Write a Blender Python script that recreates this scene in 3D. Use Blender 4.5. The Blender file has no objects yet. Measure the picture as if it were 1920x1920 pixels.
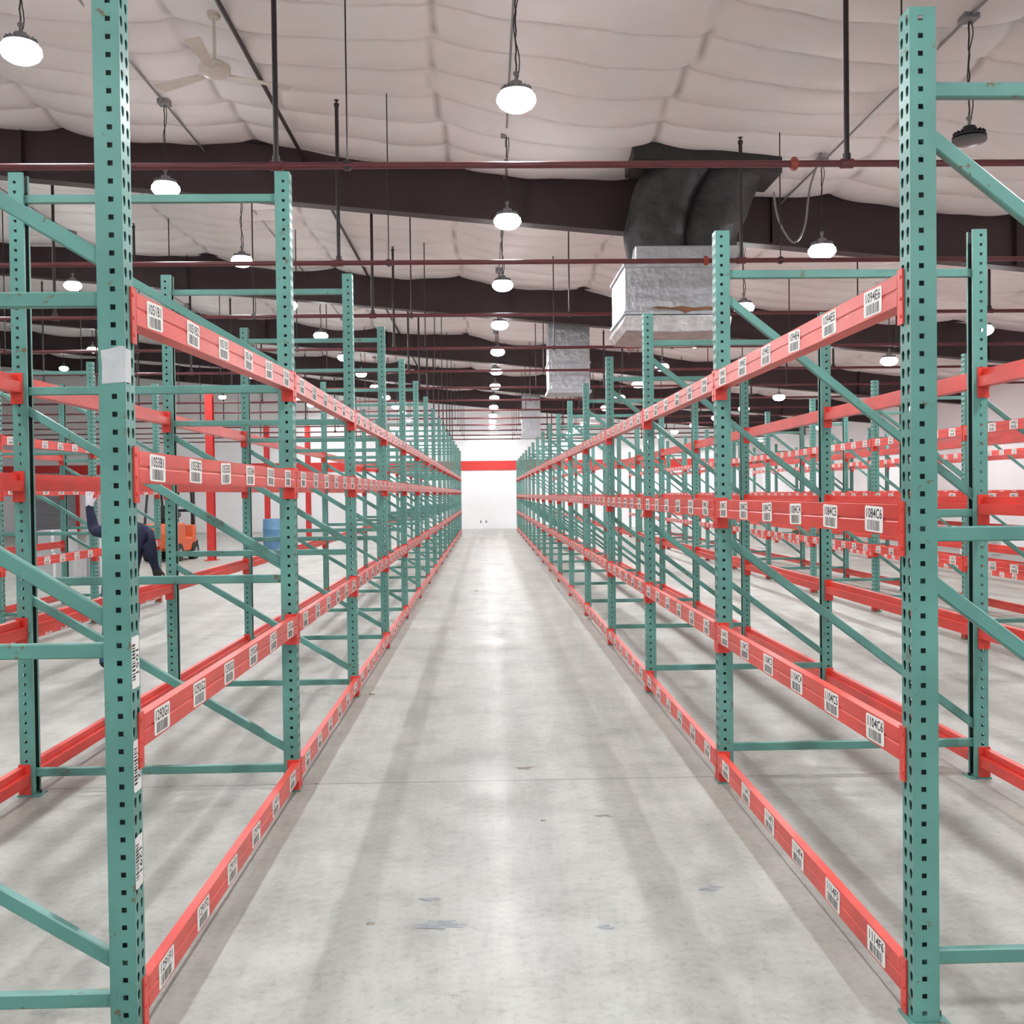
import bpy, bmesh, math, random
import numpy as np
from mathutils import Vector, Matrix
random.seed(7)
S = bpy.context.scene
COL = S.collection
try:
    S.view_settings.view_transform = 'Standard'
    S.view_settings.look = 'None'
    S.view_settings.exposure = 0.0
except Exception as e:
    print(e)

# ------------------------------------------------------------ materials
def nodes(m):
    m.use_nodes = True
    nt = m.node_tree
    return nt, nt.nodes, nt.links, nt.nodes['Principled BSDF']
def mat(name, col, rough=0.5, metal=0.0, var=0.0, scale=5.0, bump=0.0, bscale=40.0, spec=0.5):
    m = bpy.data.materials.new(name)
    nt, N, L, b = nodes(m)
    b.inputs['Roughness'].default_value = rough
    b.inputs['Metallic'].default_value = metal
    b.inputs['Specular IOR Level'].default_value = spec
    tc = N.new('ShaderNodeTexCoord')
    nz = N.new('ShaderNodeTexNoise'); nz.inputs['Scale'].default_value = scale; nz.inputs['Detail'].default_value = 3
    L.new(tc.outputs['Object'], nz.inputs['Vector'])
    cr = N.new('ShaderNodeValToRGB')
    cr.color_ramp.elements[0].position = .3; cr.color_ramp.elements[1].position = .7
    c = Vector(col)
    cr.color_ramp.elements[0].color = (*(c * (1 - var)), 1)
    cr.color_ramp.elements[1].color = (*[min(1, k * (1 + var)) for k in c], 1)
    L.new(nz.outputs['Fac'], cr.inputs['Fac'])
    L.new(cr.outputs['Color'], b.inputs['Base Color'])
    if bump > 0:
        n2 = N.new('ShaderNodeTexNoise'); n2.inputs['Scale'].default_value = bscale
        L.new(tc.outputs['Object'], n2.inputs['Vector'])
        bp = N.new('ShaderNodeBump'); bp.inputs['Strength'].default_value = bump; bp.inputs['Distance'].default_value = .02
        L.new(n2.outputs['Fac'], bp.inputs['Height']); L.new(bp.outputs['Normal'], b.inputs['Normal'])
    return m
def paint(name, col, chip, amount=.66, rough=.38):
    m = bpy.data.materials.new(name)
    nt, N, L, b = nodes(m)
    b.inputs['Roughness'].default_value = rough
    tc = N.new('ShaderNodeTexCoord')
    oi = N.new('ShaderNodeObjectInfo')
    add = N.new('ShaderNodeVectorMath'); add.operation = 'ADD'
    sc = N.new('ShaderNodeVectorMath'); sc.operation = 'SCALE'; sc.inputs['Scale'].default_value = 37.0
    L.new(oi.outputs['Random'], sc.inputs[0])
    L.new(tc.outputs['Object'], add.inputs[0]); L.new(sc.outputs['Vector'], add.inputs[1])
    n1 = N.new('ShaderNodeTexNoise'); n1.inputs['Scale'].default_value = 3; n1.inputs['Detail'].default_value = 3
    n2 = N.new('ShaderNodeTexNoise'); n2.inputs['Scale'].default_value = 16; n2.inputs['Detail'].default_value = 6; n2.inputs['Roughness'].default_value = .7
    L.new(add.outputs['Vector'], n1.inputs['Vector']); L.new(add.outputs['Vector'], n2.inputs['Vector'])
    cr = N.new('ShaderNodeValToRGB'); c = Vector(col)
    cr.color_ramp.elements[0].position = .3; cr.color_ramp.elements[1].position = .7
    cr.color_ramp.elements[0].color = (*(c * .82), 1); cr.color_ramp.elements[1].color = (*[min(1, k * 1.14) for k in c], 1)
    L.new(n1.outputs['Fac'], cr.inputs['Fac'])
    c2 = N.new('ShaderNodeValToRGB')
    c2.color_ramp.elements[0].position = amount; c2.color_ramp.elements[1].position = amount + .05
    L.new(n2.outputs['Fac'], c2.inputs['Fac'])
    mx = N.new('ShaderNodeMix'); mx.data_type = 'RGBA'
    L.new(c2.outputs['Color'], mx.inputs[0]); L.new(cr.outputs['Color'], mx.inputs[6]); mx.inputs[7].default_value = (*chip, 1)
    L.new(mx.outputs[2], b.inputs['Base Color'])
    return m
TEAL = paint('teal_rack_paint', (.100, .272, .238), (.13, .09, .05), .62, .36)
TEALD = mat('teal_inside_shadowed_steel', (.010, .024, .022), .7, var=.1)  # near-black colour paints in the shade inside the posts; anchor bolts share it
RED = paint('red_beam_paint', (.63, .045, .032), (.72, .25, .19), .655, .33)
WHT = mat('label_paper', (.80, .80, .77), .6, var=.05, scale=20)
BLK = mat('label_ink', (.015, .015, .015), .6)
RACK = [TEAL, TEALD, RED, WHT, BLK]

MAROON = mat('maroon_pipe_paint', (.125, .026, .032), .4, var=.2)
RAFT = mat('dark_brown_steel_paint', (.032, .014, .016), .5, var=.2, scale=2)
BROWNBLK = mat('black_brown_pipe', (.022, .013, .014), .45, var=.2)
ORANGE = mat('orange_coupling', (.30, .05, .03), .45, var=.2)
DUCT = mat('galvanised_sheet', (.52, .54, .57), .36, .8, var=.12, scale=8, bump=.9, bscale=11)
BLACKWRAP = mat('black_duct_wrap', (.024, .023, .024), .5, var=.3, bump=1.0, bscale=9)
FOIL = mat('torn_white_insulation', (.50, .50, .50), .7, var=.25, bump=.8, bscale=20)
BTEAR = mat('brown_torn_backing', (.20, .09, .04), .8, var=.2)
FANM = mat('cream_fan_enamel', (.60, .55, .48), .4, var=.05)
GREY = mat('grey_metal', (.25, .25, .26), .45, .3, var=.1)
DARK = mat('black_plastic', (.02, .02, .022), .5)
WHITE = mat('white_plastic', (.78, .78, .77), .5, var=.04)
FORKO = mat('orange_forklift_paint', (.70, .12, .03), .4, var=.08)
RUBBER = mat('tyre_rubber', (.02, .02, .02), .8, var=.2)
BLUE = mat('blue_barrel_plastic', (.12, .27, .45), .4, var=.15)
REDCOL = mat('red_column_paint', (.60, .035, .03), .45, var=.1)
CARD = mat('brown_cardboard', (.42, .22, .09), .8, var=.15)
GREYBOX = mat('light_grey_carton', (.42, .43, .44), .7, var=.08)
NAVY = mat('navy_shirt_cloth', (.012, .017, .05), .85, var=.25, scale=12, bump=.4, bscale=25)
JEAN = mat('blue_denim', (.05, .10, .22), .85, var=.25, scale=30)
SKIN = mat('skin', (.36, .19, .12), .55, var=.06)
GLOVE = mat('dark_work_glove', (.03, .028, .03), .8)
WGLOVE = mat('pale_work_glove', (.62, .60, .66), .8)
HAIRM = mat('black_hair', (.015, .012, .01), .6)
DEBRIS = mat('scrap_paper', (.30, .27, .22), .8, var=.3, scale=30)
PATCH = mat('blue_grey_floor_scuff', (.24, .27, .29), .6, var=.25, scale=25)
BPATCH = mat('brown_floor_stain', (.22, .20, .16), .6, var=.3, scale=25)
SHUT = mat('grey_shutter_steel', (.36, .37, .39), .5, .3, var=.08)

lens_on = bpy.data.materials.new('lit_lamp_lens')
nt, N, L, b = nodes(lens_on)
b.inputs['Base Color'].default_value = (.9, .9, .9, 1)
b.inputs['Emission Color'].default_value = (.985, .99, 1, 1); b.inputs['Emission Strength'].default_value = 45
try: lens_on.cycles.emission_sampling = 'NONE'
except Exception as ex: print(ex)
lens_off = mat('unlit_lamp_lens', (.10, .10, .11), .25, var=.05)
WALL = mat('white_wall_paint', (.86, .86, .87), .7, var=.02, scale=1.2)

# floor
FLOOR = bpy.data.materials.new('sealed_concrete')
nt, N, L, b = nodes(FLOOR)
tc = N.new('ShaderNodeTexCoord')
def noise(scale, detail=5, rough=.6, vec=None, mscale=None):
    n = N.new('ShaderNodeTexNoise'); n.inputs['Scale'].default_value = scale; n.inputs['Detail'].default_value = detail; n.inputs['Roughness'].default_value = rough
    if mscale:
        mp = N.new('ShaderNodeMapping'); mp.inputs['Scale'].default_value = mscale
        L.new(tc.outputs['Object'], mp.inputs['Vector']); L.new(mp.outputs['Vector'], n.inputs['Vector'])
    else:
        L.new(tc.outputs['Object'], n.inputs['Vector'])
    return n
def ramp(src, p0, c0, p1, c1):
    r = N.new('ShaderNodeValToRGB'); r.color_ramp.elements[0].position = p0; r.color_ramp.elements[1].position = p1
    r.color_ramp.elements[0].color = (*c0, 1); r.color_ramp.elements[1].color = (*c1, 1)
    L.new(src, r.inputs['Fac']); return r
def mixm(a, bb, fac=1.0, mode='MULTIPLY'):
    x = N.new('ShaderNodeMix'); x.data_type = 'RGBA'; x.blend_type = mode; x.inputs[0].default_value = fac
    L.new(a, x.inputs[6]); L.new(bb, x.inputs[7]); return x.outputs[2]
r1 = ramp(noise(.55, 6, .6).outputs['Fac'], .35, (.365, .38, .345), .65, (.435, .45, .415))
r2 = ramp(noise(3.2, 9, .74).outputs['Fac'], .38, (.80, .80, .79), .55, (1, 1, 1))
r3 = ramp(noise(26, 6, .7).outputs['Fac'], .32, (.78, .78, .78), .5, (1, 1, 1))
r4 = ramp(noise(1.6, 7, .7, mscale=(2.8, .22, 1)).outputs['Fac'], .38, (.86, .865, .865), .6, (1, 1, 1))
r5 = ramp(noise(5.5, 11, .8).outputs['Fac'], .33, (.62, .62, .60), .38, (1, 1, 1))
c = mixm(r1.outputs['Color'], r2.outputs['Color']); c = mixm(c, r3.outputs['Color']); c = mixm(c, r4.outputs['Color']); c = mixm(c, r5.outputs['Color'])
sx = N.new('ShaderNodeSeparateXYZ'); L.new(tc.outputs['Object'], sx.inputs[0])
def joint(out, off, period, w=.0035):
    a = N.new('ShaderNodeMath'); a.operation = 'SUBTRACT'; L.new(out, a.inputs[0]); a.inputs[1].default_value = off
    m_ = N.new('ShaderNodeMath'); m_.operation = 'PINGPONG'; L.new(a.outputs[0], m_.inputs[0]); m_.inputs[1].default_value = period / 2
    g = N.new('ShaderNodeMath'); g.operation = 'LESS_THAN'; L.new(m_.outputs[0], g.inputs[0]); g.inputs[1].default_value = w
    return g.outputs[0]
j = joint(sx.outputs['Y'], 5.60, 6.1, .0045)
x = N.new('ShaderNodeMix'); x.data_type = 'RGBA'; L.new(j, x.inputs[0]); L.new(c, x.inputs[6]); x.inputs[7].default_value = (.08, .075, .065, 1)
L.new(x.outputs[2], b.inputs['Base Color'])
rr = ramp(noise(1.5, 4).outputs['Fac'], .3, (.34,) * 3, .7, (.50,) * 3)
L.new(rr.outputs['Color'], b.inputs['Roughness'])

# ceiling
CEIL = bpy.data.materials.new('vinyl_faced_insulation')
nt, N, L, b = nodes(CEIL); b.inputs['Roughness'].default_value = .5
tc = N.new('ShaderNodeTexCoord')
at = N.new('ShaderNodeAttribute'); at.attribute_name = 'seam'
base_c = ramp(noise(.7, 3).outputs['Fac'], .3, (.755, .73, .73), .7, (.82, .795, .79))
mx = N.new('ShaderNodeMix'); mx.data_type = 'RGBA'; L.new(at.outputs['Fac'], mx.inputs[0]); L.new(base_c.outputs['Color'], mx.inputs[6]); mx.inputs[7].default_value = (.30, .27, .26, 1)
L.new(mx.outputs[2], b.inputs['Base Color'])
bp = N.new('ShaderNodeBump'); bp.inputs['Strength'].default_value = .30; bp.inputs['Distance'].default_value = .05
L.new(noise(2.6, 3, .5, mscale=(.6, 1.8, 1)).outputs['Fac'], bp.inputs['Height']); L.new(bp.outputs['Normal'], b.inputs['Normal'])

# ------------------------------------------------------------ mesh builder
class MB:
    def __init__(s): s.v = []; s.f = []; s.m = []
    def box(s, x0, x1, y0, y1, z0, z1, m=0, M=None):
        b0 = len(s.v)
        for z in (z0, z1):
            for (x, y) in ((x0, y0), (x1, y0), (x1, y1), (x0, y1)):
                p = Vector((x, y, z)); s.v.append(M @ p if M else p)
        for f in ((0, 3, 2, 1), (4, 5, 6, 7), (0, 1, 5, 4), (1, 2, 6, 5), (2, 3, 7, 6), (3, 0, 4, 7)):
            s.f.append([b0 + i for i in f]); s.m.append(m)
    def bar(s, p0, p1, w, h, m=0, up=Vector((0, 1, 0))):
        p0 = Vector(p0); p1 = Vector(p1); d = p1 - p0; l = d.length; d.normalize()
        a = up.cross(d)
        if a.length < 1e-4: a = Vector((1, 0, 0)).cross(d)
        a.normalize(); c = d.cross(a)
        M = Matrix.Translation(p0) @ Matrix((a, c, d)).transposed().to_4x4()
        s.box(-h / 2, h / 2, -w / 2, w / 2, 0, l, m, M)
    def cyl(s, p0, p1, r0, r1=None, n=16, m=0, cap=True):
        if r1 is None: r1 = r0
        p0 = Vector(p0); p1 = Vector(p1); d = (p1 - p0).normalized()
        a = d.orthogonal().normalized(); c = d.cross(a); b0 = len(s.v)
        for (p, r) in ((p0, r0), (p1, r1)):
            for i in range(n):
                t = 2 * math.pi * i / n; s.v.append(p + a * (r * math.cos(t)) + c * (r * math.sin(t)))
        for i in range(n):
            k = (i + 1) % n; s.f.append([b0 + i, b0 + k, b0 + n + k, b0 + n + i]); s.m.append(m)
        if cap:
            s.f.append([b0 + i for i in range(n)][::-1]); s.m.append(m)
            s.f.append([b0 + n + i for i in range(n)]); s.m.append(m)
    def lathe(s, prof, n=24, m=0, M=None):
        b0 = len(s.v)
        for (r, z) in prof:
            for i in range(n):
                t = 2 * math.pi * i / n; p = Vector((r * math.cos(t), r * math.sin(t), z)); s.v.append(M @ p if M else p)
        for j in range(len(prof) - 1):
            for i in range(n):
                k = (i + 1) % n; s.f.append([b0 + j * n + i, b0 + j * n + k, b0 + (j + 1) * n + k, b0 + (j + 1) * n + i]); s.m.append(m)
        s.f.append([b0 + i for i in range(n)][::-1]); s.m.append(m)
        e = b0 + (len(prof) - 1) * n
        s.f.append([e + i for i in range(n)]); s.m.append(m)
    def prism(s, prof, y0, y1, m=0):
        b0 = len(s.v); n = len(prof)
        for y in (y0, y1):
            for (x, z) in prof: s.v.append(Vector((x, y, z)))
        for i in range(n):
            k = (i + 1) % n; s.f.append([b0 + i, b0 + k, b0 + n + k, b0 + n + i]); s.m.append(m)
        s.f.append([b0 + i for i in range(n)][::-1]); s.m.append(m)
        s.f.append([b0 + n + i for i in range(n)]); s.m.append(m)
    def ring(s, o, u, v, U, V, hole, m=0):
        b0 = len(s.v)
        outer = [(0, 0), (U / 2, 0), (U, 0), (U, V / 2), (U, V), (U / 2, V), (0, V), (0, V / 2)]
        for (a, c) in outer: s.v.append(o + u * a + v * c)
        for (a, c) in hole: s.v.append(o + u * a + v * c)
        for i in range(8):
            k = (i + 1) % 8; s.f.append([b0 + i, b0 + k, b0 + 8 + k, b0 + 8 + i]); s.m.append(m)
    def mesh(s, name, mats, recalc=True, smooth=False, bevel=0):
        me = bpy.data.meshes.new(name); me.from_pydata([tuple(p) for p in s.v], [], s.f)
        for mm in mats: me.materials.append(mm)
        me.polygons.foreach_set('material_index', s.m)
        bm = bmesh.new(); bm.from_mesh(me)
        if recalc: bmesh.ops.recalc_face_normals(bm, faces=bm.faces)
        if bevel > 0:
            bmesh.ops.bevel(bm, geom=list(bm.edges), offset=bevel, segments=1, affect='EDGES', clamp_overlap=True)
        bm.to_mesh(me); bm.free()
        if smooth:
            me.polygons.foreach_set('use_smooth', [True] * len(me.polygons))
            try: me.set_sharp_from_angle(angle=math.radians(35))
            except Exception: pass
        me.update(); return me

def obj(name, data, loc=(0, 0, 0), rot=(0, 0, 0), parent=None, scale=None):
    o = bpy.data.objects.new(name, data); o.location = loc; o.rotation_euler = rot
    if scale: o.scale = scale
    COL.objects.link(o)
    if parent: o.parent = parent
    return o
def tag(o, label, cat, group=None, kind=None):
    o['label'] = label; o['category'] = cat
    if group: o['group'] = group
    if kind: o['kind'] = kind
    return o
def empty(name, loc, rot=(0, 0, 0)):
    o = obj(name, None, loc, rot); o.empty_display_size = .1; return o
def struct(name, me, loc=(0, 0, 0)):
    o = obj(name, me, loc); o['kind'] = 'structure'; return o
def joinm(name, items, mats):
    bm = bmesh.new()
    for me, M in items:
        t = me.copy(); t.transform(M); bm.from_mesh(t); bpy.data.meshes.remove(t)
    out = bpy.data.meshes.new(name); bm.to_mesh(out); bm.free()
    for mm in mats: out.materials.append(mm)
    return out
def simple(fn, name, mats, **k):
    b = MB(); fn(b); return b.mesh(name, mats, **k)

# ------------------------------------------------------------ constants
W = .0762; P = .0508; LB = 2.515; D1 = 2.95; DEP = 1.465; CAMZ = 1.575; UP = .025
XL = -1.025; XR = 1.232
XWR, XWL, YB, YF = 12.4, -22.0, 45.9, -5.0
def zc(x): return 5.585 - .095 * x
def Dc(i): return D1 + W / 2 + LB * i

# ------------------------------------------------------------ room
struct('floor', simple(lambda b: b.box(XWL - .2, XWR + .2, YF - .2, YB + .2, -.2, 0), 'floor', [FLOOR]))
def wallprism(b, y0, y1):
    pr = [(XWL - .2, 0), (XWR + .2, 0), (XWR + .2, zc(XWR) + .3), (XWL - .2, zc(XWL) + .3)]
    b.prism(pr, y0, y1)
struct('wall_back', simple(lambda b: wallprism(b, YB, YB + .2), 'wall_back', [WALL]))
struct('wall_front', simple(lambda b: wallprism(b, YF - .2, YF), 'wall_front', [WALL]))
struct('wall_right', simple(lambda b: b.box(XWR, XWR + .2, YF, YB, 0, zc(XWR) + .3), 'wall_right', [WALL]))
struct('wall_left', simple(lambda b: b.box(XWL - .2, XWL, YF, YB, 0, zc(XWL) + .3), 'wall_left', [WALL]))
struct('trim_1', simple(lambda b: b.box(XWL + .02, XWR - .04, YB - .03, YB, 2.62, 3.04), 'trim_1', [REDCOL]))
struct('trim_2', simple(lambda b: b.box(XWR - .03, XWR, YF + .1, YB - .04, 2.62, 3.04), 'trim_2', [REDCOL]))

# ceiling with quilted sagging insulation
xs = np.concatenate([np.linspace(XWL - .1, -8, 90), np.linspace(-7.94, 7.94, 290), np.linspace(8, XWR + .1, 40)])
ys = np.concatenate([np.linspace(YF - .1, 5, 50), np.linspace(5.03, 16, 440), np.linspace(16.05, YB + .1, 360)])
nx = len(xs); ny = len(ys)
X, Y = np.meshgrid(xs, ys)
nn = (np.sin(X * 1.3 + 1.7 * np.sin(Y * .6)) + np.sin(Y * 1.1 + 2 * np.sin(X * .8 + 1)) + np.sin((X + Y) * 1.7)) / 3
XP = 2.3
xw = X + .45 + .04 * np.sin(Y * 2) + .012 * np.sin(Y * 7)
xe = np.abs(np.sin(np.pi * xw / XP))
RP = .66
yw = Y + .05 * np.sin(X * 1.1 + Y * .3) + .03 * np.sin(X * 2.7) + .008 * np.sin(X * 8 + Y)
ribs = np.abs(np.sin(np.pi * yw / RP)) ** .55
wr = .008 * np.sin(X * 5 + 2 * np.sin(Y * 4)) * np.sin(Y * 5 - X * 1.3) + .004 * np.sin(X * 11 + 3 * np.sin(Y * 2)) 
Z = zc(X) + .05 - (.085 * ribs * (1 + .5 * nn) + .13 * (xe ** .55) * (1 + .25 * nn)) + wr
dr = np.abs((yw / RP + .5) % 1 - .5) * RP
dx = np.abs((xw / XP + .5) % 1 - .5) * XP
seam = np.maximum(.42 * np.exp(-(dr / .014) ** 2), .75 * np.exp(-(dx / .020) ** 2))
verts = np.stack([X, Y, Z], -1).reshape(-1, 3)
idx = np.arange(nx * ny).reshape(ny, nx)
faces = np.stack([idx[:-1, :-1], idx[1:, :-1], idx[1:, 1:], idx[:-1, 1:]], -1).reshape(-1, 4)
me = bpy.data.meshes.new('ceiling'); me.from_pydata(verts.tolist(), [], faces.tolist()); me.materials.append(CEIL)
a_ = me.attributes.new('seam', 'FLOAT', 'POINT'); a_.data.foreach_set('value', seam.reshape(-1).astype(np.float32))
me.polygons.foreach_set('use_smooth', [True] * len(me.polygons)); me.update()
struct('ceiling', me)

# roof rafters
def rafter(b):
    def slab(t0, t1, w):
        pr = [(XWL + .05, zc(XWL + .05) + t0), (XWR - .05, zc(XWR - .05) + t0), (XWR - .05, zc(XWR - .05) + t1), (XWL + .05, zc(XWL + .05) + t1)]
        b.prism(pr, -w / 2, w / 2)
    slab(-.03, -.01, .22); slab(-.69, -.03, .012); slab(-.71, -.69, .22)
    for k in range(12):
        xx = XWL + 1.5 + k * 3.0
        b.box(xx - .006, xx + .006, -.09, .09, zc(xx) - .69, zc(xx) - .03)
rm = simple(rafter, 'roof_rafter', [RAFT])
for k in range(-1, 5):
    o = obj('roof_rafter', rm, (0, 12.5 + 6.75 * k, 0))
    tag(o, 'dark brown steel roof rafter spanning the warehouse under the insulation', 'roof beam', 'steel roof rafters')

# ------------------------------------------------------------ rack meshes
def post_mesh(H, name):
    b = MB(); n = int(H / P); z = Vector((0, 0, 1))
    sq = .0075
    for k in range(n):
        zz = .01 + k * P
        V = P if k < n - 1 else H - .01 - k * P
        def sqh(cu):
            cv = P / 2
            return [(cu - sq, cv - sq), (cu, cv - sq), (cu + sq, cv - sq), (cu + sq, cv), (cu + sq, cv + sq), (cu, cv + sq), (cu - sq, cv + sq), (cu - sq, cv)]
        b.ring(Vector((0, -W / 2, zz)), Vector((1, 0, 0)), z, W, V, sqh(.032))
        b.ring(Vector((W, W / 2, zz)), Vector((-1, 0, 0)), z, W, V, sqh(W - .032))
        def tear(cu):
            cv = P / 2
            return [(cu - .006, cv - .013), (cu, cv - .016), (cu + .006, cv - .013), (cu + .0105, cv + .003), (cu + .009, cv + .012), (cu, cv + .016), (cu - .009, cv + .012), (cu - .0105, cv + .003)]
        b.ring(Vector((0, W / 2, zz)), Vector((0, -1, 0)), z, W / 2, V, tear(W / 4))
        b.ring(Vector((0, 0, zz)), Vector((0, -1, 0)), z, W / 2, V, tear(W / 4))
    for (ya, yb) in ((-W / 2, -W / 2 + .016), (W / 2 - .016, W / 2)):
        b0 = len(b.v)
        for p in ((W, ya, .01), (W, yb, .01), (W, yb, H), (W, ya, H)): b.v.append(Vector(p))
        b.f.append([b0, b0 + 1, b0 + 2, b0 + 3]); b.m.append(0)
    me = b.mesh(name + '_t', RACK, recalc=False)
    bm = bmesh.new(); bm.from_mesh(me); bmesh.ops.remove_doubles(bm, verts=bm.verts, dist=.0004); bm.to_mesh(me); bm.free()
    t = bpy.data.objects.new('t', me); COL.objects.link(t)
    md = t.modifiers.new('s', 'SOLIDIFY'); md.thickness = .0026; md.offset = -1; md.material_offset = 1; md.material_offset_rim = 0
    dg = bpy.context.evaluated_depsgraph_get()
    out = bpy.data.meshes.new_from_object(t.evaluated_get(dg)); out.name = name
    bpy.data.objects.remove(t); return out
HL, HR = 3.262 + UP, 2.938 + UP
postL = post_mesh(HL, 'post_tall'); postR = post_mesh(HR, 'post_short')
def base(b):
    b.box(-.012, .105, -.05, .05, 0, .009, 0)
    b.cyl((.088, .0, .009), (.088, .0, .024), .009, n=6, m=1)
basem = simple(base, 'base_plate', RACK)
def tube(p0, p1):
    return simple(lambda b: b.bar(p0, p1, .030, .044, 0), 'brace', RACK, bevel=.004)
A, B = .045, DEP - .045
SPEC = {
 'L': dict(post=postL, horiz=[3.13 + UP, 2.12 + UP, 1.11 + UP, .12], diag=[((A, 2.245), (B, 3.065)), ((A, 1.205), (B, 2.055)), ((A, .215), (B, 1.05))]),
 'R': dict(post=postR, horiz=[2.735, 1.44, .19], diag=[((A, 2.625), (B, 1.52)), ((A, 1.32), (B, .275))]),
}
RZ = Matrix.Rotation(math.pi, 4, 'Z')
I = Matrix.Identity(4)
for s_ in SPEC.values():
    s_['hm'] = tube((A, 0, 0), (B, 0, 0))
    s_['dm'] = [tube((a[0], 0, a[1]), (c_[0], 0, c_[1])) for a, c_ in s_['diag']]
    T = Matrix.Translation((DEP, 0, 0)) @ RZ
    s_['all'] = joinm('rack_frame_all', [(s_['post'], I), (s_['post'], T), (basem, I), (basem, T)] + [(s_['hm'], Matrix.Translation((0, 0, h))) for h in s_['horiz']] + [(d, I) for d in s_['dm']], RACK)
def frame(kind, X0, i, flip, parts, group, label):
    sp = SPEC[kind]; rz = math.pi if flip else 0
    if not parts:
        o = obj('rack_upright_frame', sp['all'], (X0, Dc(i), 0), (0, 0, rz))
        tag(o, label, 'rack frame', group); return o
    e = empty('rack_upright_frame', (X0, Dc(i), 0), (0, 0, rz)); tag(e, label, 'rack frame', group)
    obj('post', sp['post'], parent=e); obj('post', sp['post'], (DEP, 0, 0), (0, 0, math.pi), e)
    obj('base_plate', basem, parent=e); obj('base_plate', basem, (DEP, 0, 0), (0, 0, math.pi), e)
    for h in sp['horiz']: obj('horizontal_brace', sp['hm'], (0, 0, h), parent=e)
    for d in sp['dm']: obj('diagonal_brace', d, parent=e)
    return e

# shelf beams
BL = LB - W - .014
BH = .094
def beamprof():
    h = BH / 2; x0 = -.007
    return [(x0, -h), (x0 + .062, -h), (x0 + .062, h - .038), (x0 + .034, h - .038), (x0 + .034, h), (x0, h),
            (x0, h * .12), (x0 + .0025, h * .06), (x0 + .0025, -h * .06), (x0, -h * .12)]
beam_body = simple(lambda b: b.prism(beamprof(), 0, BL, 2), 'beam_body', RACK)
def conn(b):
    b.box(-.0065, .056, -.0065, -.0008, -.105, .058, 2)
    b.box(-.0065, -.0012, -.0380, -.0066, -.105, .058, 2)
    for z in (-.08, -.03, .035): b.cyl((-.0067, -.024, z), (-.0090, -.024, z), .006, n=8, m=2)
conn_a = simple(conn, 'connector', RACK)
bm = bmesh.new(); bm.from_mesh(conn_a); bmesh.ops.scale(bm, vec=(1, -1, 1), verts=bm.verts); bmesh.ops.reverse_faces(bm, faces=bm.faces)
conn_b = bpy.data.meshes.new('connector_mirrored'); bm.to_mesh(conn_b); bm.free()
for mm in RACK: conn_b.materials.append(mm)
def text_mesh(txt, size):
    cu = bpy.data.curves.new('t', 'FONT'); cu.body = txt; cu.size = size; cu.align_x = 'CENTER'; cu.resolution_u = 2; cu.offset = size * .014
    o = bpy.data.objects.new('t', cu); COL.objects.link(o)
    dg = bpy.context.evaluated_depsgraph_get()
    me = bpy.data.meshes.new_from_object(o.evaluated_get(dg))
    bpy.data.objects.remove(o); return me
LM = Matrix(((0, 0, -1, 0), (-1, 0, 0, 0), (0, 1, 0, 0), (0, 0, 0, 1)))  # text x->-Y, y->Z, z->-X
def label_mesh(txt, seed):
    rnd = random.Random(seed); w, h = .150, .082
    b = MB(); c_ = .006
    out = [(-w / 2 + c_, -h / 2), (w / 2 - c_, -h / 2), (w / 2, -h / 2 + c_), (w / 2, h / 2 - c_), (w / 2 - c_, h / 2), (-w / 2 + c_, h / 2), (-w / 2, h / 2 - c_), (-w / 2, -h / 2 + c_)]
    b.prism(out, 0, .0005, 3)
    b.v = [Vector((p.x, p.z, p.y)) for p in b.v]
    x = -w / 2 + .022
    while x < w / 2 - .024:
        t = rnd.choice((.0022, .0040, .0065)); b.box(x, x + t, -h / 2 + .005, -.004, .0005, .0008, 4); x += t + rnd.choice((.0032, .0050))
    me = b.mesh('label_plate', RACK)
    tm = text_mesh(txt, .043)
    for p in tm.polygons: p.material_index = 4
    tw = max(v.co.x for v in tm.vertices) - min(v.co.x for v in tm.vertices)
    s = min(1, .132 / tw)
    out = joinm('barcode_label', [(me, Matrix.Identity(4)), (tm, Matrix.Translation((0, .0035, .0009)) @ Matrix.Diagonal((s, 1, 1, 1)))], RACK)
    a = rnd.uniform(-.035, .035)
    out.transform(LM @ Matrix.Rotation(a, 4, 'Z')); return out
CODES = {'L': ['1051B', '1053B', '1292G', '1291F'], 'R': ['1094E', '1084C', '1104C', '1114F']}
LEV = {'L': [2.155 + UP, 1.64 + UP, .865 + UP, .112], 'R': [2.14 + UP, 1.455 + UP, .785 + UP, .115]}
LAB = {}; MERG = {}
LY = [BL - (.165 + .414 * n) for n in range(6)]
for kd in 'LR':
    for lv in range(4):
        LAB[kd, lv] = [label_mesh(CODES[kd][lv] + str(n + 1), lv * 31 + n * 7 + (0 if kd == 'L' else 500)) for n in range(6)]
        MERG[kd, lv] = joinm('rack_bar_labelled', [(beam_body, I), (conn_a, I), (conn_b, Matrix.Translation((0, BL, 0)))] +
                             [(LAB[kd, lv][n], Matrix.Translation((-.0075, LY[n], 0))) for n in range(6)], RACK)
MERGP = joinm('rack_bar_plain', [(beam_body, I), (conn_a, I), (conn_b, Matrix.Translation((0, BL, 0)))], RACK)
stuff_items = []
LVN = ['top', 'upper middle', 'lower middle', 'floor level']
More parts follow.
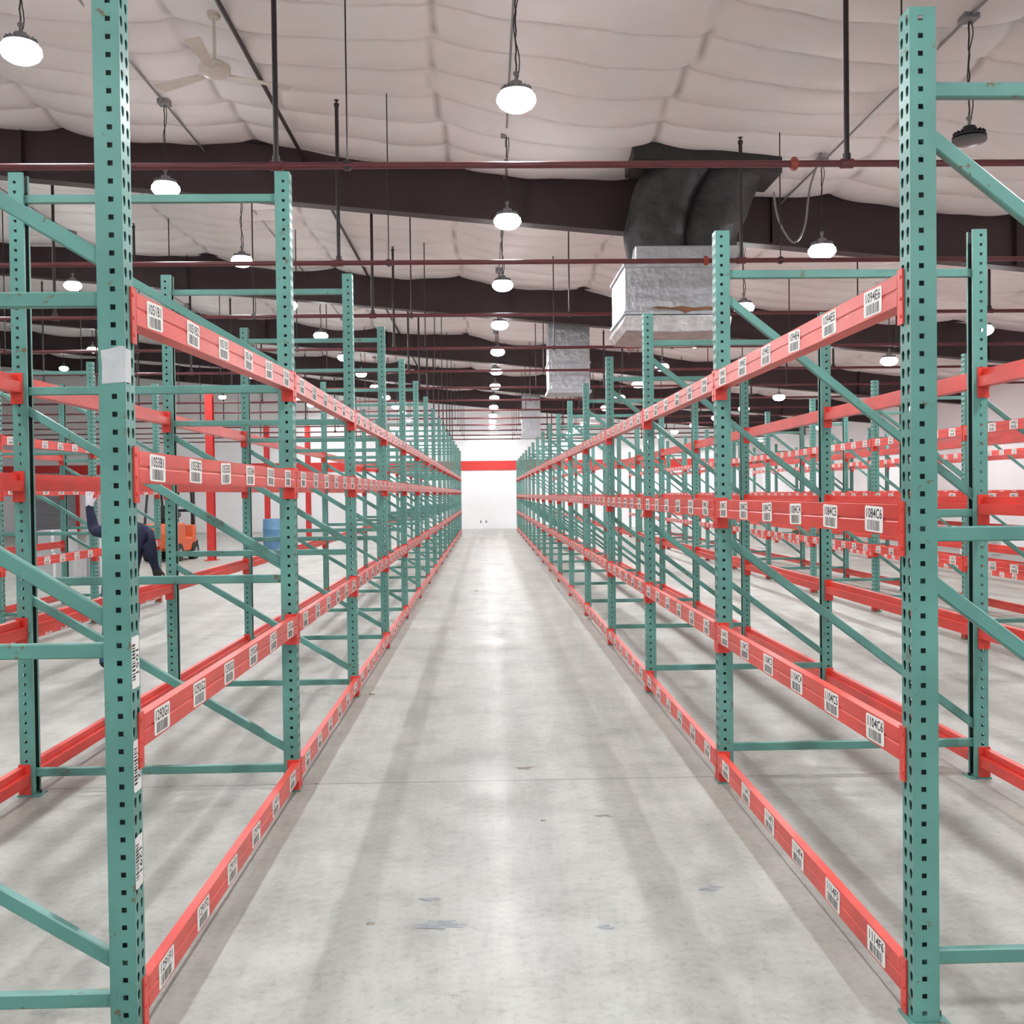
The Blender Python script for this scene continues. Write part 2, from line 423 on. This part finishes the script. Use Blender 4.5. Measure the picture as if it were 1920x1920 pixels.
def beam(kind, X0, i, flip, lv, rear, mode, group, rx=0.0, dz=0.0):
    z = LEV[kind][lv] + dz
    ys_ = Dc(i) + W / 2 + .007; ye = ys_ + BL
    facing_plus = flip != rear
    xf = X0 if not rear else (X0 + (-DEP if flip else DEP))
    loc = (xf, ye, z) if facing_plus else (xf, ys_, z)
    rz = math.pi if facing_plus else 0
    if mode == 'stuff':
        me = MERGP if rear else MERG[kind, lv]
        stuff_items.append((me, Matrix.Translation(loc) @ Matrix.Rotation(rz, 4, 'Z'))); return
    lab = 'red steel rack crossbar at %s shelf, %s' % (LVN[lv], 'plain rear side' if rear else 'white barcode labels')
    if mode == 'single':
        o = obj('rack_crossbar', MERGP if rear else MERG[kind, lv], loc, (0, 0, rz)); tag(o, lab, 'rack crossbar', group); return
    e = empty('rack_crossbar', loc, (rx, 0, rz)); tag(e, lab, 'rack crossbar', group)
    obj('bar', beam_body, parent=e); obj('connector', conn_a, parent=e); obj('connector', conn_b, (0, BL, 0), parent=e)
    if not rear:
        for n in range(6): obj('barcode_label', LAB[kind, lv][n], (-.0075, LY[n], 0), parent=e)

ROWS = [('L', XL, True, 0, 15, 4, 11, 'left'), ('R', XR, False, 0, 16, 4, 11, 'right'),
        ('R', 4.94, False, 2, 13, 0, 10, 'second'), ('L', -4.93, True, 2, 5, 0, 5, 'other'), ('R', 8.65, False, 4, 12, 0, 8, 'third')]
GR = {'left': 'tall row along the main aisle', 'right': 'shorter row along the main aisle', 'second': 'row in the neighbouring aisle',
      'other': 'short row by the open floor', 'third': 'row next to the white wall'}
first = None
for (kd, X0, flip, i0, i1, np_, ns, nm) in ROWS:
    grp = 'rack frames, ' + GR[nm]
    for i in range(i0, i1 + 1):
        lb = 'teal perforated steel rack frame, %s' % GR[nm]
        if nm == 'left' and i == 0: lb = 'tall teal rack upright frame with torn white tape and stickers'
        f_ = frame(kd, X0, i, flip, (i < i0 + np_ + 1) if np_ else False, grp, lb)
        if nm == 'left' and i == 0: first = f_
        if i < i1:
            for lv in range(4):
                for rear in (False, True):
                    mode = 'parts' if i < i0 + np_ and np_ else ('single' if i < ns else 'stuff')
                    rx = 0; dz = 0
                    if nm == 'left' and i == 0 and lv == 0 and not rear: rx = -.0215
                    beam(kd, X0, i, flip, lv, rear, mode, 'rack crossbars, ' + GR[nm], rx, dz)
so = obj('rack_crossbar', joinm('distant_rack_bars', stuff_items, RACK))
tag(so, 'distant red pallet rack crossbars at the far end of the rows', 'rack crossbar', None, 'stuff')

def tape(b):
    pts = [(-.0012, 1.905), (.066, 1.90), (.065, 1.95), (.068, 1.995), (.040, 2.0), (.015, 2.008), (-.0012, 2.006)]
    b.prism(pts, W / 2 + .0004, W / 2 + .0012, 0)
    b.box(-.0014, -.0006, W / 2 - .045, W / 2 + .001, 1.905, 2.0, 0)
obj('tape', simple(tape, 'tape', [mat('grubby_white_tape', (.52, .54, .55), .5, var=.15, scale=12)]), parent=first)['label'] = 'torn white tape wrapped on the post'
for n, (z, t) in enumerate(((1.10, '1051'), (.80, '1292'), (.52, '1291'))):
    m_ = label_mesh(t, 900 + n)
    obj('sticker', m_, (-.0006, W / 2 - .037, z), (math.pi / 2, 0, 0), first, (1, 1, .75))['label'] = 'white barcode sticker'

# ------------------------------------------------------------ sprinkler pipes
PX = [-9.6, -5.55, -1.46, 2.6, 6.65]
for k in range(13):
    y = 7.32 + 3.05 * k; z = 3.905
    e = empty('sprinkler_pipe', (0, y, z)); tag(e, 'dark red sprinkler pipe crossing the hall with black risers', 'pipe', 'sprinkler pipes under the roof')
    def pp(b):
        b.cyl((XWL + .1, 0, 0), (XWR - .1, 0, 0), .024, n=12)
        for xx in PX: b.cyl((xx - .045, 0, 0), (xx + .045, 0, 0), .034, n=12)
    obj('pipe', simple(pp, 'pipe', [MAROON], smooth=True), parent=e)
    for xx in PX:
        top = zc(xx) - .20 - z
        def rz_(b):
            b.cyl((0, 0, .02), (0, 0, top - .06), .019, n=10); b.cyl((0, 0, -.01), (0, 0, .07), .028, n=10)
            b.cyl((0, 0, top - .06), (0, 0, top - .03), .026, n=10); b.cyl((0, 0, top - .03), (0, 0, top), .010, n=8); b.cyl((0, 0, top), (0, 0, top + .006), .024, n=10)
        obj('riser', simple(rz_, 'riser', [BROWNBLK], smooth=True), (xx, 0, 0), parent=e)
    for xx in (-.96, 3.0, -5.0) + ((-3.0, 1.1, 4.9, -7.6) if k >= 2 else ()):
        obj('hanger_rod', simple(lambda b: (b.cyl((0, 0, -.04), (0, 0, zc(xx) - .06 - z), .006 if k < 2 else .009, n=6), b.cyl((0, -.02, 0), (0, .02, 0), .036, n=10)), 'hanger_rod', [BROWNBLK]), (xx, 0, 0), parent=e)
    if k in (0, 1, 3):
        xx = {0: 2.22, 1: 2.24, 3: 2.3}[k]
        obj('coupling', simple(lambda b: (b.cyl((-.025, 0, 0), (.025, 0, 0), .034, n=12), b.box(-.016, .016, -.02, .02, -.044, .044)), 'coupling', [ORANGE], smooth=True), (xx, 0, 0), parent=e)['label'] = 'orange pipe coupling'

for cx, r in ((-3.35, .012), (-2.15, .022), (3.62, .012), (.25, .010), (-7.0, .012)):
    o = obj('ceiling_conduit', simple(lambda b: b.cyl((cx, 3, zc(cx) - .17), (cx, 44, zc(cx) - .17), r, n=8), 'ceiling_conduit', [GREY if r < .02 else BROWNBLK]))
    tag(o, 'long thin conduit running under the ceiling insulation', 'conduit', 'ceiling conduits')

# ------------------------------------------------------------ high bay lamps
def housing(b):
    b.lathe([(.02, .150), (.045, .145), (.050, .11), (.060, .100), (.112, .080), (.122, .070), (.122, .066), (.1, .064)], 28)
    for i in range(20):
        t = 2 * math.pi * i / 20
        M = Matrix.Rotation(t, 4, 'Z'); b.box(.050, .114, -.0025, .0025, .076, .104, 0, M)
hous = simple(housing, 'lamp_housing', [GREY])
hous2 = simple(housing, 'lamp_housing_dark', [DARK])
LP = [(.03, -.066), (.085, -.057), (.125, -.030), (.146, .005), (.140, .040), (.105, .068)]
LP2 = [(.03, .020), (.085, .022), (.118, .030), (.124, .040), (.122, .055), (.105, .063)]
lens = simple(lambda b: b.lathe(LP, 28), 'lens', [lens_on], smooth=True)
lens2 = simple(lambda b: b.lathe(LP2, 28), 'lens_unlit', [lens_off], smooth=True)
hook = simple(lambda b: (b.cyl((0, 0, .150), (0, 0, .19), .012, n=8), b.lathe([(.012, .19), (.022, .20), (.022, .215), (.010, .225)], 12)), 'hook', [GREY], smooth=True)
jb = simple(lambda b: (b.box(-.06, .06, -.06, .06, -.04, .04)), 'junction_box', [GREY], bevel=.006)
la = bpy.data.lights.new('lamp_light', 'AREA'); la.shape = 'DISK'; la.size = .17; la.energy = 50; la.color = (.985, .985, 1)
for rx_ in (-14.0, -10.5, -7.0, -3.35, .25, 3.62, 7.0, 10.2):
    z = 4.455 - .1 * (rx_ - .25)
    cl = zc(rx_) - .20 - z
    def cord(b):
        pts = [Vector((.004 * math.sin(q * 2.3), .004 * math.cos(q * 1.7), .22 + (cl - .22) * q / 14)) for q in range(15)]
        for a, c_ in zip(pts[:-1], pts[1:]): b.cyl(a, c_, .006, n=6, cap=False)
        pts = [Vector((.02 * math.sin(q * .55) + .006, .012 * math.sin(q * 1.2), .15 + (cl - .15) * q / 16)) for q in range(17)]
        for a, c_ in zip(pts[:-1], pts[1:]): b.cyl(a, c_, .0045, n=5, cap=False)
    cm = simple(cord, 'cord', [DARK], recalc=False)
    for k in range(-3, 12):
        y = 7.6 + 3.36 * k
        if k == 9: y += .28
        if rx_ < -8 and k % 2: continue
        if rx_ > 9 and k % 2 == 0: continue
        if k == -3 and abs(rx_) > 4: continue
        off = (k == 0 and abs(rx_ - 3.62) < .01)
        e = empty('high_bay_lamp', (rx_, y, z)); tag(e, 'round industrial high bay lamp on a cord, %s' % ('switched off' if off else 'glowing bright white'), 'lamp', 'high bay lamps')
        obj('lamp_housing', hous2 if off else hous, parent=e); obj('lens', lens2 if off else lens, parent=e); obj('hook', hook, parent=e)
        obj('cord', cm, parent=e); obj('junction_box', jb, (0, 0, cl + .04), parent=e)
        if not off:
            obj('lamp_light', la, (0, 0, -.070), parent=e)

# ------------------------------------------------------------ fans
def blade(b):
    n = 8
    for i in range(n):
        t0 = i / n; t1 = (i + 1) / n
        w0 = .040 + .028 * t0
        M = Matrix.Rotation(math.radians(9), 4, 'X')
        b.box(.16 + .5 * t0, .16 + .5 * t1 + .001, -w0, w0, -.004, .004, 0, M)
    b.box(.06, .20, -.018, .018, -.006, .006)
blm = simple(blade, 'blade', [FANM])
motor = simple(lambda b: b.lathe([(.04, -.08), (.09, -.065), (.13, -.03), (.13, .02), (.08, .05), (.03, .07)], 28), 'motor', [FANM], smooth=True)
for (fx, fy, fz, a0) in ((-2.26, 8.8, 5.20, .52), (-2.28, 19.8, 5.24, .1), (-2.3, 30.5, 5.24, .8)):
    e = empty('ceiling_fan', (fx, fy, fz)); tag(e, 'cream three-blade industrial ceiling fan on a down rod', 'ceiling fan', 'ceiling fans')
    obj('motor', motor, parent=e)
    for q in range(3): obj('blade', blm, (0, 0, -.04), (0, 0, a0 + q * 2 * math.pi / 3), e)
    tp = zc(fx) - .12 - fz
    obj('rod', simple(lambda b: (b.cyl((0, 0, .05), (0, 0, tp), .014, n=10), b.cyl((0, 0, tp - .06), (0, 0, tp), .05, .06, n=14)), 'rod', [FANM], smooth=True), parent=e)

# ------------------------------------------------------------ ducts
def tubecurve(pts, radii, name, mt, n=20, sx_=1.0, lump=0.0):
    P_ = [Vector(p) for p in pts]; out = []; rr_ = []
    for i in range(len(P_) - 1):
        p0 = P_[max(0, i - 1)]; p1 = P_[i]; p2 = P_[i + 1]; p3 = P_[min(len(P_) - 1, i + 2)]
        for s in range(8):
            t = s / 8
            out.append(.5 * ((2 * p1) + (p2 - p0) * t + (2 * p0 - 5 * p1 + 4 * p2 - p3) * t * t + (-p0 + 3 * p1 - 3 * p2 + p3) * t ** 3))
            rr_.append(radii[i] * (1 - t) + radii[i + 1] * t)
    out.append(P_[-1]); rr_.append(radii[-1])
    b = MB()
    for j, p in enumerate(out):
        d = (out[min(j + 1, len(out) - 1)] - out[max(j - 1, 0)]).normalized()
        a = Vector((0, 1, 0)); c_ = d.cross(a).normalized(); a = c_.cross(d).normalized()
        for i in range(n):
            t = 2 * math.pi * i / n
            r = rr_[j] * (1 + lump * (math.sin(j * .45 + 2 * t) * .6 + .5 * math.sin(3 * t + j * .25) + .35 * math.sin(5 * t - j * .6)))
            b.v.append(p + a * (r * math.sin(t)) + c_ * (r * sx_ * math.cos(t)))
    for j in range(len(out) - 1):
        for i in range(n):
            k = (i + 1) % n; b.f.append([j * n + i, j * n + k, (j + 1) * n + k, (j + 1) * n + i]); b.m.append(0)
    b.f.append(list(range(n))); b.m.append(0); e_ = (len(out) - 1) * n; b.f.append([e_ + i for i in range(n)]); b.m.append(0)
    return b.mesh(name, [mt], smooth=True)
e = empty('air_duct_unit', (1.54, 11.3, 3.325)); tag(e, 'silver sheet metal air diffuser box with two black wrapped ducts', 'air duct')
obj('diffuser_box', simple(lambda b: (b.box(0, 1.13, 0, 1.15, .20, .74), b.box(.13, 1.30, .05, 1.1, .76, .97), b.box(-.02, 1.15, -.02, 1.17, .72, .76), b.box(-.02, 1.15, -.02, 1.17, .20, .24)), 'diffuser_box', [DUCT], bevel=.006), parent=e)
def tray(b):
    pr = [(.02, .02), (.5, .0), (1.02, .01), (1.16, .06), (1.18, .17), (1.1, .19), (.0, .19), (-.04, .10)]
    b.prism(pr, -.03, 1.18)
obj('insulation_lip', simple(tray, 'insulation_lip', [FOIL], bevel=.01), parent=e)
def tear_(b):
    up = [(.28, .27), (.36, .29), (.50, .275), (.62, .29), (.76, .27), (.90, .285), (1.08, .272)]
    lo = [(1.05, .245), (.88, .25), (.74, .235), (.66, .21), (.60, .245), (.48, .255), (.36, .262)]
    b.prism(up + lo, -.0225, -.0212)
obj('torn_backing', simple(tear_, 'torn_backing', [BTEAR]), parent=e)['label'] = 'brown torn tape strip'
obj('flexible_duct', tubecurve([(.46, .42, .93), (.43, .40, 1.2), (.48, .36, 1.5), (.64, .30, 1.8), (.82, .26, 2.08)], [.35, .37, .35, .35, .35], 'flexible_duct', BLACKWRAP, n=28, lump=.055), parent=e)
obj('flexible_duct', tubecurve([(.98, .42, .93), (1.0, .40, 1.2), (1.10, .36, 1.5), (1.24, .30, 1.8), (1.40, .26, 2.02)], [.34, .36, .35, .35, .35], 'flexible_duct', BLACKWRAP, n=28, lump=.05), parent=e)
def dark_opening(b):  # black slab stands in for the darkness of the duct hole in the ceiling
    z_ = e.location.z
    pr = [(.1, zc(1.6) - z_ - .22), (1.72, zc(3.22) - z_ - .24), (1.72, zc(3.22) - z_ - .04), (.1, zc(1.6) - z_ - .04)]
    b.prism(pr, -.12, .62)
obj('dark_roof_opening', simple(dark_opening, 'dark_roof_opening', [BLACKWRAP]), parent=e)
for (dx_, dy, w_, z0) in ((1.23, 20.0, .80, 3.54), (1.17, 33.6, .6, 3.4)):
    o = obj('air_duct', simple(lambda b: (b.box(0, w_, 0, w_, z0, zc(dx_ + w_) - .10), b.box(-.02, w_ + .02, -.02, w_ + .02, z0 + .55, z0 + .59), b.box(-.03, w_ + .03, -.03, w_ + .03, z0 - .02, z0 + .04)), 'air_duct', [DUCT], bevel=.004), (dx_, dy, 0))
    tag(o, 'square galvanised sheet metal drop duct below the roof', 'air duct', 'drop ducts')
o = obj('hanging_cable', tubecurve([(3.0, 10.6, 4.66), (3.05, 10.6, 4.37), (3.2, 10.6, 4.14), (3.32, 10.6, 4.3), (3.38, 10.6, 4.7), (3.5, 10.6, 5.06)], [.011] * 6, 'hanging_cable', GREY, n=8))
tag(o, 'grey cable loop drooping from the ceiling', 'cable')

# ------------------------------------------------------------ columns, door, misc
for (cx, cy) in ((-6.85, 25.6), (-8.1, 38.0), (-6.7, 38.6), (-13.5, 25.6)):
    H = 4.2
    me = simple(lambda b: (b.box(-.09, .09, -.09, -.075, 0.02, H), b.box(-.09, .09, .075, .09, 0.02, H), b.box(-.01, .01, -.075, .075, .02, H), b.box(-.15, .15, -.15, .15, 0, .02)), 'steel_column', [REDCOL])
    o = obj('steel_column', me, (cx, cy, 0)); tag(o, 'bright red steel column standing on the open floor', 'column', 'red steel columns')

struct('door_1', simple(lambda b: [b.box(-20.6, -18.2, YB - .07, YB - .04, .02 + .1 * i, .11 + .1 * i) for i in range(27)], 'door_1', [SHUT]))
struct('trim_3', simple(lambda b: (b.box(-20.75, -20.6, YB - .09, YB, 0, 2.55), b.box(-18.2, -18.05, YB - .09, YB, 0, 2.55)), 'trim_3', [REDCOL]))
for ox in (-.30, -.06):
    o = obj('wall_outlet', simple(lambda b: (b.box(-.035, .035, -.012, 0, -.055, .055), b.box(-.018, .018, -.016, -.012, .01, .04), b.box(-.018, .018, -.016, -.012, -.04, -.01)), 'wall_outlet', [GREY]), (ox, YB, .32))
    tag(o, 'small grey electrical outlet on the white wall', 'outlet', 'wall outlets')

# forklift
e = empty('forklift', (-7.95, 26.0, 0), (0, 0, math.radians(86))); tag(e, 'orange forklift truck with black overhead guard parked on open floor', 'forklift')
e.scale = (.92, .92, .92)
def body(b):
    pr = [(-.95, .35), (-.98, .75), (-.85, 1.0), (-.2, 1.02), (-.15, .62), (.35, .60), (.45, .95), (.62, .95), (.66, .25), (-.6, .25)]
    b.prism(pr, -.46, .46)
obj('body', simple(body, 'body', [FORKO], bevel=.03), parent=e)
whm = simple(lambda b: (b.cyl((0, -.09, 0), (0, .09, 0), .24, n=24), b.cyl((0, -.1, 0), (0, .1, 0), .10, n=16, m=1)), 'wheel', [RUBBER, GREY], smooth=True)
for (wx, wy) in ((-.62, -.38), (-.62, .38), (.45, -.42), (.45, .42)): obj('wheel', whm, (wx, wy, .24), parent=e)
def guard(b):
    for yy in (-.42, .42):
        b.bar((-.8, yy, 1.0), (-.55, yy, 1.95), .05, .05); b.bar((.55, yy, .95), (.35, yy, 1.95), .05, .05); b.bar((-.55, yy, 1.95), (.35, yy, 1.95), .05, .05)
    for i in range(8): xx = -.55 + i * .128; b.box(xx - .015, xx + .015, -.42, .42, 1.94, 1.97)
obj('overhead_guard', simple(guard, 'overhead_guard', [DARK]), parent=e)
def mast(b):
    for yy in (-.3, .3): b.box(.78, .86, yy - .05, yy + .05, .08, 1.95)
    for zz in (.4, 1.3, 1.85): b.box(.79, .84, -.3, .3, zz, zz + .08)
    b.box(.88, .92, -.4, .4, .12, .5); b.box(.66, .8, -.2, .2, .3, .42)
obj('mast', simple(mast, 'mast', [DARK]), parent=e)
for yy in (-.25, .25): obj('fork', simple(lambda b: b.box(.92, 1.9, -.05, .05, .05, .09), 'fork', [GREY]), (0, yy, 0), parent=e)
obj('seat', simple(lambda b: (b.box(-.5, -.05, -.24, .24, 1.02, 1.14), b.box(-.55, -.43, -.24, .24, 1.1, 1.5)), 'seat', [DARK], bevel=.03), parent=e)
obj('steering_wheel', simple(lambda b: (b.cyl((.25, 0, 1.2), (.23, 0, 1.23), .17, n=20), b.cyl((.45, 0, .9), (.25, 0, 1.2), .02, n=8)), 'steering_wheel', [DARK]), parent=e)

pr = [(.24, 0), (.27, .03), (.275, .28), (.285, .31), (.275, .34), (.275, .60), (.285, .63), (.275, .66), (.27, .90), (.25, .93), (.22, .93), (.215, .915)]
o = obj('blue_barrel', simple(lambda b: b.lathe(pr, 28), 'blue_barrel', [BLUE], smooth=True), (-6.15, 29.5, 0)); tag(o, 'blue plastic drum with moulded ribs on the concrete floor', 'barrel')
def carton(w, d, h, m_):
    return simple(lambda b: (b.box(-w / 2, w / 2, -d / 2, d / 2, 0, h, 0), b.box(-.03, .03, -d / 2 - .001, d / 2 + .001, .0, h + .001, 1)), 'carton', [m_, WHITE if m_ is GREYBOX else CARD], bevel=.004)
for (x_, y_, z_, w_, d_, h_, m_, l_) in ((-8.25, 20.0, 0, .7, .6, .55, GREYBOX, 'light grey carton on the open floor'), (-7.70, 20.9, 0, .6, .6, .95, GREYBOX, 'tall light grey carton on the open floor'), (-8.3, 20.0, .552, .55, .5, .42, GREYBOX, 'light grey carton stacked on another carton'),
    (11.2, 36.0, .15, .6, .6, .4, CARD, 'brown cardboard box on a pallet'), (11.85, 36.0, .15, .55, .6, .55, CARD, 'brown cardboard box on a pallet')):
    o = obj('carton', carton(w_, d_, h_, m_), (x_, y_, z_)); tag(o, l_, 'box', 'cartons')
def pallet(b):
    for i in range(6): b.box(-.6 + i * .205, -.6 + i * .205 + .14, -.5, .5, .125, .147)
    for yy in (-.5, -.04, .42): b.box(-.6, .565, yy, yy + .08, .02, .125)
    for i in (0, 2, 5): b.box(-.6 + i * .205, -.6 + i * .205 + .1, -.5, .5, 0, .02)
o = obj('wooden_pallet', simple(pallet, 'wooden_pallet', [CARD]), (11.5, 36, 0)); tag(o, 'brown wooden pallet carrying boxes by the white wall', 'pallet')
bk = simple(lambda b: b.lathe([(.12, 0), (.145, .34), (.155, .345), (.155, .37), (.14, .375)], 20), 'bucket_shell', [WHITE], smooth=True)
bh = simple(lambda b: [b.cyl((.155 * math.cos(a), .155 * math.sin(a), .33 - .12 * math.sin(a)), (.155 * math.cos(a + .314), .155 * math.sin(a + .314), .33 - .12 * math.sin(a + .314)), .004, n=5) for a in [i * .314 for i in range(10)]], 'bucket_handle', [GREY])
for (x_, y_) in ((11.6, 23.6), (11.95, 23.9), (11.4, 24.2)):
    e = empty('bucket', (x_, y_, 0)); tag(e, 'white plastic lidded bucket by the wall', 'bucket', 'white buckets')
    obj('shell', bk, parent=e); obj('handle', bh, parent=e)
def scrap(seed, s):
    rnd = random.Random(seed); bm = bmesh.new(); bmesh.ops.create_icosphere(bm, subdivisions=2, radius=1)
    for v in bm.verts:
        k = rnd.uniform(.6, 1.2); v.co = Vector((v.co.x * s * k, v.co.y * s * .6 * k, max(0, (v.co.z + .5) * s * .22 * k)))
    me = bpy.data.meshes.new('scrap'); bm.to_mesh(me); bm.free(); me.materials.append(DEBRIS); return me
for n, (x_, y_, s_) in enumerate(((-1.23, 3.26, .05), (-.45, 3.75, .018), (-.93, 8.1, .03), (.25, 4.9, .012), (-.2, 16.6, .03), (-.95, 5.6, .014))):
    o = obj('litter_scrap', scrap(n, s_), (x_, y_, 0)); tag(o, 'small crumpled scrap of litter on the concrete', 'litter', 'floor litter')
def stain(seed, rx_, ry_):
    rnd = random.Random(seed); b = MB(); n = 40
    ph = [rnd.uniform(0, 6.28) for _ in range(5)]
    for lump in range(4):
        cx = rnd.uniform(-.6, .6) * rx_; cy = rnd.uniform(-.5, .5) * ry_; s = rnd.uniform(.35, .6); b0 = len(b.v)
        for i in range(n):
            t = 2 * math.pi * i / n; k = s * (1 + .3 * math.sin(2 * t + ph[0] + lump) + .25 * math.sin(5 * t + ph[1]) + .2 * math.sin(9 * t + ph[2] * lump) + rnd.uniform(-.1, .1))
            b.v.append(Vector((cx + rx_ * k * math.cos(t), cy + ry_ * k * math.sin(t), .0006 + .0002 * lump)))
        b.f.append([b0 + i for i in range(n)]); b.m.append(0)
    return b
for n, (x_, y_, a, c_, m_, l_) in enumerate(((-.18, 3.72, .10, .045, PATCH, 'blue-grey'), (-.24, 3.97, .04, .02, PATCH, 'blue-grey'), (.40, 3.68, .035, .025, PATCH, 'blue-grey'), (.88, 4.02, .05, .025, PATCH, 'blue-grey'), (.22, 5.85, .07, .03, BPATCH, 'brown'), (.55, 4.95, .05, .02, BPATCH, 'brown'))):
    o = obj('floor_stain', stain(n, a, c_).mesh('floor_stain', [m_], recalc=False), (x_, y_, 0)); tag(o, 'small %s scuff mark on the concrete floor' % l_, 'floor mark', 'floor scuffs')

# ------------------------------------------------------------ person
px, py = -3.27, 9.3
sk = {
 'pelvis': ((-.03, .0, .86), .135, None), 'belly': ((.02, .03, 1.0), .130, 'pelvis'), 'chest': ((.05, .07, 1.17), .155, 'belly'), 'upper': ((.02, .10, 1.28), .12, 'chest'),
 'neck': ((-.045, .12, 1.37), .055, 'upper'), 'chin': ((-.06, .145, 1.43), .068, 'neck'), 'head': ((-.065, .155, 1.51), .092, 'chin'), 'crown': ((-.065, .15, 1.585), .065, 'head'),
 'shr': ((.18, .08, 1.28), .075, 'upper'), 'elr': ((.245, .0, 1.07), .054, 'shr'), 'wrr': ((.25, .08, .955), .034, 'elr'), 'par': ((.255, .12, .90), .036, 'wrr'),
 'shl': ((-.19, .12, 1.285), .072, 'upper'), 'ell': ((-.37, .27, 1.29), .058, 'shl'), 'wrl': ((-.42, .30, 1.51), .036, 'ell'), 'pal': ((-.42, .30, 1.575), .036, 'wrl'),
 'hipr': ((.04, .0, .80), .10, 'pelvis'), 'knr': ((.0, .18, .46), .068, 'hipr'), 'anr': ((-.03, .0, .09), .045, 'knr'), 'ftr': ((-.02, .17, .045), .04, 'anr'),
 'hipl': ((-.13, .0, .80), .10, 'pelvis'), 'knl': ((-.22, .24, .48), .068, 'hipl'), 'anl': ((-.24, .10, .09), .045, 'knl'), 'ftl': ((-.26, .27, .045), .04, 'anl'),
}
for s_, base_, dirz in (('r', Vector((.255, .12, .90)), -1), ('l', Vector((-.42, .30, 1.575)), 1)):
    for q in range(4):
        ox = (-.027 + .018 * q); ln = (.030, .036, .034, .026)[q]
        sk['f%s%da' % (s_, q)] = (tuple(base_ + Vector((ox, .005, .035 * dirz))), .0095, 'pa' + s_)
        sk['f%s%db' % (s_, q)] = (tuple(base_ + Vector((ox * 1.1, .015, (.035 + ln) * dirz))), .0085, 'f%s%da' % (s_, q))
        sk['f%s%dc' % (s_, q)] = (tuple(base_ + Vector((ox * 1.1, .035, (.035 + ln * 1.6) * dirz))), .007, 'f%s%db' % (s_, q))
    sk['t%sa' % s_] = (tuple(base_ + Vector((.042, .01, -.005 * dirz))), .011, 'pa' + s_)
    sk['t%sb' % s_] = (tuple(base_ + Vector((.058, .02, .025 * dirz))), .009, 't%sa' % s_)
names = list(sk); vi = {n: i for i, n in enumerate(names)}
me = bpy.data.meshes.new('person_skel'); me.from_pydata([sk[n][0] for n in names], [(vi[n], vi[sk[n][2]]) for n in names if sk[n][2]], [])
t = bpy.data.objects.new('t', me); COL.objects.link(t)
md = t.modifiers.new('skin', 'SKIN'); md.use_smooth_shade = True
sv = me.skin_vertices[0].data
for n in names: sv[vi[n]].radius = (sk[n][1], sk[n][1] * (.8 if n in ('pelvis', 'belly', 'chest', 'upper') else 1)); sv[vi[n]].use_root = (n == 'pelvis')
sd = t.modifiers.new('sub', 'SUBSURF'); sd.levels = 2; sd.render_levels = 2
dg = bpy.context.evaluated_depsgraph_get(); pm = bpy.data.meshes.new_from_object(t.evaluated_get(dg)); bpy.data.objects.remove(t)
pm.materials.clear()
for mm in (NAVY, JEAN, SKIN, GLOVE, WGLOVE, RUBBER): pm.materials.append(mm)
for p in pm.polygons:
    c_ = p.center; k = 0
    if c_.z < .87 and c_.x < .18: k = 1
    if c_.z < .10: k = 5
    if c_.z > 1.385 and c_.x > -.2: k = 2
    if c_.x > .19 and c_.z < .945 and c_.y > .05 and c_.z > .7: k = 3
    if c_.x < -.32 and c_.z > 1.52: k = 4
    p.material_index = k
pe = obj('person', pm, (px, py, 0)); tag(pe, 'worker in navy long-sleeved shirt and jeans, one arm raised', 'person')
zmin = min(v.co.z for v in pm.vertices); pe.location.z = -zmin
def hairf():
    bm = bmesh.new(); bmesh.ops.create_uvsphere(bm, u_segments=24, v_segments=14, radius=.1)
    for v in bm.verts: v.co.z *= 1.12
    bmesh.ops.delete(bm, geom=[v for v in bm.verts if v.co.z < -.035 or (v.co.y > .055 and v.co.z < .04)], context='VERTS')
    me = bpy.data.meshes.new('hair'); bm.to_mesh(me); bm.free(); me.materials.append(HAIRM)
    for p in me.polygons: p.use_smooth = True
    return me
obj('hair', hairf(), (-.065, .150, 1.53), parent=pe)
def facef(b):
    b.cyl((-.065, .235, 1.505), (-.065, .262, 1.485), .008, .013, n=8, m=0)
    for sx_ in (-.03, .03): b.lathe([(.002, -.008), (.008, -.004), (.008, .004), (.002, .008)], 10, 1, Matrix.Translation((-.065 + sx_, .237, 1.52)))
    b.box(-.087, -.043, .222, .234, 1.452, 1.459, 2)
    for sx_ in (-.095, .095): b.lathe([(.004, -.03), (.014, -.01), (.016, .015), (.005, .03)], 10, 0, Matrix.Translation((-.065 + sx_, .155, 1.505)))
obj('face', simple(facef, 'face', [SKIN, DARK, REDCOL], smooth=True), parent=pe)

# ------------------------------------------------------------ world + camera
w = bpy.data.worlds.new('world'); S.world = w; w.use_nodes = True
w.node_tree.nodes['Background'].inputs[0].default_value = (.8, .8, .85, 1); w.node_tree.nodes['Background'].inputs[1].default_value = .3
cd = bpy.data.cameras.new('camera'); cd.sensor_width = 36; cd.lens = 1923 / 1920 * 36; cd.clip_end = 200
cam = bpy.data.objects.new('camera', cd); COL.objects.link(cam)
fwd = Vector((46 / 1923, 1, -35 / 1923)).normalized()
right = fwd.cross(Vector((0, 0, 1))).normalized(); up = right.cross(fwd)
M = Matrix((right, up, -fwd)).transposed() @ Matrix.Rotation(-math.radians(.68), 3, 'Z')
cam.matrix_world = Matrix.Translation((0, 0, CAMZ)) @ M.to_4x4()
S.camera = cam
